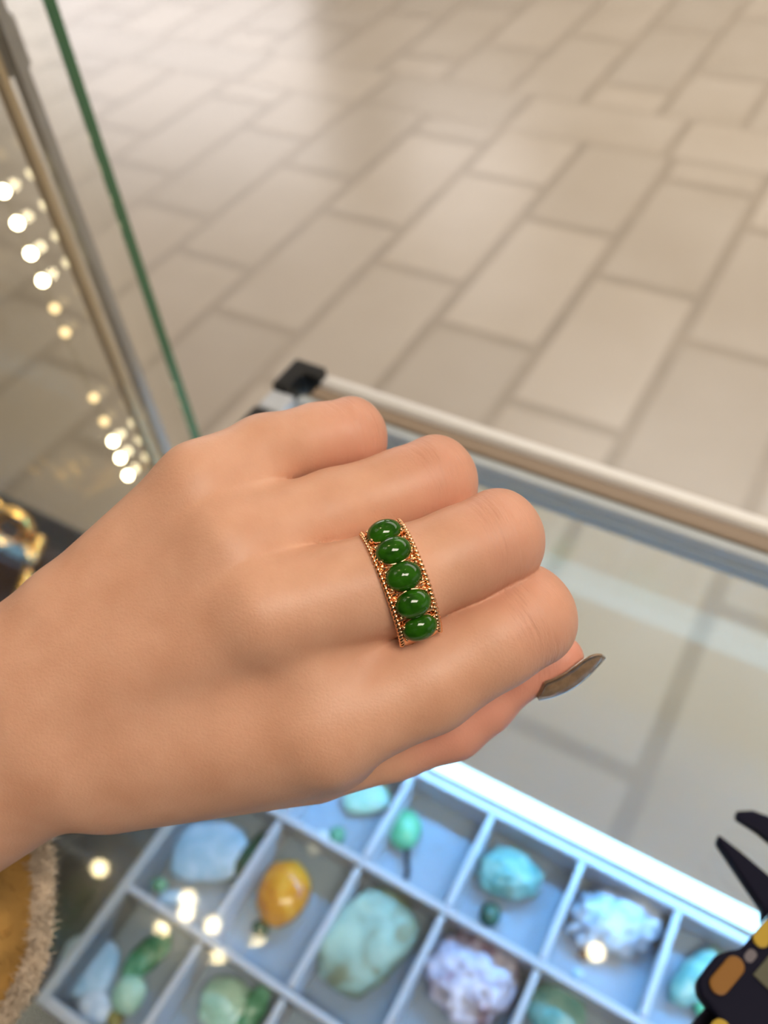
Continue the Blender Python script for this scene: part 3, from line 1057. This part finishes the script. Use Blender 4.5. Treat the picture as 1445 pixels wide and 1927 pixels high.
bord = [i * W_ for i in range(ns + 1)] + [ns * W_ + j for j in range(1, W_)] + [i * W_ + nt_ for i in range(ns - 1, -1, -1)] + [j for j in range(nt_ - 1, 0, -1)]
for a, b in zip(bord, bord[1:] + bord[:1]):
    NF.append((a, b, b + Lr, a + Lr))
nail = obj('thumb_nail', to_world(NV), NF, M['nail'], None, True)
nail.data.materials.append(M['nail_under'])
for i, pl in enumerate(nail.data.polygons):
    if top_n <= i < 2 * top_n:
        pl.material_index = 1
nail['label'] = 'long almond-shaped taupe thumb nail'
keep(nail, person)

# fleece coat: ochre panel with a beige rolled edge, pile as short tufts
edge_px = [(70, 1520), (84, 1575), (92, 1640), (90, 1720), (84, 1790), (64, 1842), (38, 1885), (10, 1935), (-30, 2010)]
CW = 236.0
pts = []
for k in range(len(edge_px) - 1):
    for s in range(6):
        f_ = s / 6
        pts.append(((edge_px[k][0] * (1 - f_) + edge_px[k + 1][0] * f_), (edge_px[k][1] * (1 - f_) + edge_px[k + 1][1] * f_)))
pts.append(edge_px[-1])
cvs, cfs = [], []
NU = 22
for side in (0, 1):
    for i, (x, y) in enumerate(pts):
        for j in range(NU + 1):
            s = j / NU
            xx = x - 14 - s * 520
            w = CW - 9 * math.sin(min(1.0, s * 4) * math.pi / 2) - 4 * math.sin(s * 9 + y * 0.006) + side * (8 + 8 * s)
            w += 1.2 * noise.noise(Vector((xx * 0.02, y * 0.02, side * 3.0)))
            cvs.append(Cp(xx, y, w))
n1 = len(pts) * (NU + 1)
for i in range(len(pts) - 1):
    for j in range(NU):
        a = i * (NU + 1) + j
        cfs.append((a, a + NU + 1, a + NU + 2, a + 1))
        cfs.append((n1 + a, n1 + a + 1, n1 + a + NU + 2, n1 + a + NU + 1))
rimv = [i * (NU + 1) for i in range(len(pts))] + [(len(pts) - 1) * (NU + 1) + j for j in range(1, NU + 1)] + \
       [i * (NU + 1) + NU for i in range(len(pts) - 2, -1, -1)] + [j for j in range(NU - 1, 0, -1)]
for a, b in zip(rimv, rimv[1:] + rimv[:1]):
    cfs.append((a, a + n1, b + n1, b))
coat = keep(obj('fleece_coat', to_world(cvs), cfs, M['fleece'], None, True), person)
coat['label'] = 'ochre fleece coat front'
tv, tf = tube_data([Vector(to_world([Cp(x - 10, y, CW)])[0]) for x, y in pts], [0.0018 + 0.0004 * math.sin(k * 1.3) for k in range(len(pts))], 12)
trim = keep(obj('coat_trim', tv, tf, M['trim'], None, True), person)
trim['label'] = 'beige fluffy edge of the coat'
rng = random.Random(3)


def tufts(name, base_pts, normals, length, mat, parent_obj):
    V, Fc = [], []
    for p, nrm in zip(base_pts, normals):
        d = Vector(nrm) + Vector((rng.gauss(0, 0.6), rng.gauss(0, 0.6), rng.gauss(0, 0.6)))
        d.normalize()
        sd = d.orthogonal().normalized()
        sd = Matrix.Rotation(rng.random() * 6.28, 3, d) @ sd
        L = length * rng.uniform(0.5, 1.2)
        b = len(V)
        p = Vector(p)
        c2 = Vector((rng.gauss(0, 0.4), rng.gauss(0, 0.4), rng.gauss(0, 0.4))) * L
        V += [p - sd * 0.00022, p + sd * 0.00022, p + d * L * 0.6 + sd * 0.00018, p + d * L + c2, p + d * L * 0.6 - sd * 0.00018]
        Fc += [(b, b + 1, b + 2, b + 4), (b + 4, b + 2, b + 3)]
    o = obj(name, V, Fc, mat, None, True)
    o['kind'] = 'stuff'
    o.parent = parent_obj
    o.matrix_parent_inverse = parent_obj.matrix_basis.inverted() @ Matrix.Identity(4)
    return o


bp, bn = [], []
trim.data.update()
for pl in trim.data.polygons:
    for k in range(9):
        q = [trim.data.vertices[v].co for v in pl.vertices]
        a, b = rng.random(), rng.random()
        if len(q) == 4:
            bp.append((q[0] * (1 - a) + q[1] * a) * (1 - b) + (q[3] * (1 - a) + q[2] * a) * b)
            bn.append(pl.normal)
tufts_o = tufts('pile', bp, bn, 0.0021, M['trim'], trim)
tufts_o.matrix_parent_inverse = Matrix.Identity(4)
bp, bn = [], []
for pl in coat.data.polygons:
    q = [coat.data.vertices[v].co for v in pl.vertices]
    if len(q) == 4:
        for k in range(10):
            a, b = rng.random(), rng.random()
            bp.append((q[0] * (1 - a) + q[1] * a) * (1 - b) + (q[3] * (1 - a) + q[2] * a) * b)
            bn.append(pl.normal)
tufts_o = tufts('pile', bp, bn, 0.003, M['fleece'], coat)
tufts_o.matrix_parent_inverse = Matrix.Identity(4)

# ------------------------------------------------------------------ jade ring on the middle finger
A_, B_ = FING['middle']['prox'][0][0], FING['middle']['prox'][2][0]
ea = np.array([math.cos(math.radians(19.3)), -math.sin(math.radians(19.3)), 0.125])
ea /= np.linalg.norm(ea)
rc = Cp(750, 1100, 164.8)
er = np.array([0, 0, -1.0])
er = er - ea * (er @ ea)
er /= np.linalg.norm(er)
et = np.cross(ea, er)
if et[1] < 0:
    et = -et                                                   # towards the bottom of the picture
# finger radius at the ring, measured on the surface itself
q = HV - rc
ok = np.abs(q @ ea) < 1.5
rad = np.sqrt((q @ er) ** 2 + (q @ et) ** 2)
front = ok & ((q @ er) > 0.55 * rad) & (rad < 14)
RF = float(np.median(rad[front])) if front.any() else 10.0
print('finger radius at ring', RF, rad[front].min() if front.any() else None, rad[front].max() if front.any() else None)


def rp(th, r, a):
    """Point at angle th round the finger (0 faces the camera), radius r, offset a along the finger (mm)."""
    return rc + (er * math.cos(th) + et * math.sin(th)) * r + ea * a


ring = empty('jade_ring', Vector(to_world([rc])[0]), 'rose gold ring with five oval green jade cabochons on the middle finger', 'ring')


def rpart(name, V, Fc, mat, parent=ring, smooth=True):
    return keep(obj(name, to_world(V), Fc, mat, None, smooth), ring)


TH0, DTH = math.radians(-10.0), math.radians(24.5)
RI = RF + 0.15
# shank: full band round the finger, wide under the stones
V, Fc = [], []
NS = 96
for i in range(NS):
    th = 2 * math.pi * i / NS
    k = max(0.0, min(1.0, (math.cos(th) + 0.05) / 0.45))
    hw = 1.2 + 2.1 * k
    for a, r in ((-hw, RI), (-hw, RI + 0.7), (hw, RI + 0.7), (hw, RI)):
        V.append(rp(th, r, a))
for i in range(NS):
    j = (i + 1) % NS
    for k in range(4):
        Fc.append((i * 4 + k, i * 4 + (k + 1) % 4, j * 4 + (k + 1) % 4, j * 4 + k))
rpart('band', V, Fc, M['gold'], smooth=False)
# twisted rope borders: slanted oval links along both sides
for sgn in (-1, 1):
    V, Fc = [], []
    nb = 31
    for i in range(nb):
        th = TH0 + math.radians(-68 + 136 * i / (nb - 1))
        c = rp(th, RI + 1.0, sgn * 3.75)
        tdir = -er * math.sin(th) + et * math.cos(th)
        rdir = er * math.cos(th) + et * math.sin(th)
        ln = tdir * 0.75 + ea * 0.6 * sgn
        ln /= np.linalg.norm(ln)
        sd = np.cross(ln, rdir)
        b = len(V)
        for la in range(7):
            f1 = math.pi * la / 6
            for lo_ in range(8):
                f2 = 2 * math.pi * lo_ / 8
                V.append(c + ln * (0.78 * math.cos(f1)) + sd * (0.40 * math.sin(f1) * math.cos(f2)) + rdir * (0.55 * math.sin(f1) * math.sin(f2)))
        for la in range(6):
            for lo_ in range(8):
                Fc.append((b + la * 8 + lo_, b + la * 8 + (lo_ + 1) % 8, b + (la + 1) * 8 + (lo_ + 1) % 8, b + (la + 1) * 8 + lo_))
    rpart('rope_border', V, Fc, M['gold'])['kind'] = 'stuff'
    # plain wire under the rope
    pts_ = [rp(TH0 + math.radians(-88 + 176 * i / 40), RI + 0.4, sgn * (3.75 - 2.4 * max(0.0, (abs(i - 20) - 14) / 6) ** 1.5)) for i in range(41)]
    V, Fc = tube_data([Vector(p_) for p_ in pts_], 0.42, 8)
    rpart('border_wire', [np.array(v) for v in V], Fc, M['gold'])
SA, ST, SH = 3.42, 2.68, 2.5
for i in range(5):
    th = TH0 + DTH * (i - 2)
    rdir = er * math.cos(th) + et * math.sin(th)
    tdir = -er * math.sin(th) + et * math.cos(th)
    c = rp(th, RI + 1.35, 0.0)
    V, Fc = [], []
    nr, nc = 14, 32
    for k in range(nr + 1):
        f1 = math.pi / 2 * k / nr
        for j in range(nc):
            f2 = 2 * math.pi * j / nc
            V.append(c + ea * (SA * math.cos(f1) * math.cos(f2)) + tdir * (ST * math.cos(f1) * math.sin(f2)) + rdir * (SH * math.sin(f1)))
    for k in range(nr):
        for j in range(nc):
            Fc.append((k * nc + j, k * nc + (j + 1) % nc, (k + 1) * nc + (j + 1) % nc, (k + 1) * nc + j))
    b = len(V)
    V += [c + ea * (SA * 0.8 * math.cos(2 * math.pi * j / nc)) + tdir * (ST * 0.8 * math.sin(2 * math.pi * j / nc)) - rdir * 0.7 for j in range(nc)]
    for j in range(nc):
        Fc.append((b + j, b + (j + 1) % nc, (j + 1) % nc, j))
    Fc.append(tuple(b + nc - 1 - j for j in range(nc)))
    rpart('stone', V, Fc, M['jade'])
    # bezel wire under the stone
    V, Fc = tube_data([Vector(c + ea * (SA * 0.97 * math.cos(f)) + tdir * (ST * 0.97 * math.sin(f)) - rdir * 0.25)
                       for f in [2 * math.pi * j / 32 for j in range(32)]], 0.24, 8, True)
    rpart('bezel', [np.array(v) for v in V], Fc, M['gold'])
    for ca, ct in ((-0.86, -0.62), (-0.86, 0.62), (0.86, -0.62), (0.86, 0.62)):
        p0 = c + ea * (SA * ca * 0.98) + tdir * (ST * ct * 0.98) - rdir * 1.2
        p1 = c + ea * (SA * ca * 1.0) + tdir * (ST * ct * 1.0) + rdir * 0.25
        p2 = c + ea * (SA * ca * 0.93) + tdir * (ST * ct * 0.93) + rdir * 0.62
        V, Fc = tube_data([Vector(p0), Vector(p1), Vector((p1 + p2) / 2 + rdir * 0.1), Vector(p2)], [0.32, 0.34, 0.38, 0.26], 8)
        rpart('prong', [np.array(v) for v in V], Fc, M['gold'])
    if i < 4:                                                  # little bridge between neighbouring settings
        thm = th + DTH / 2
        V, Fc = tube_data([Vector(rp(thm, RI + 0.8, a)) for a in (-3.6, -1.2, 1.2, 3.6)], 0.45, 8)
        rpart('bridge', [np.array(v) for v in V], Fc, M['gold'])
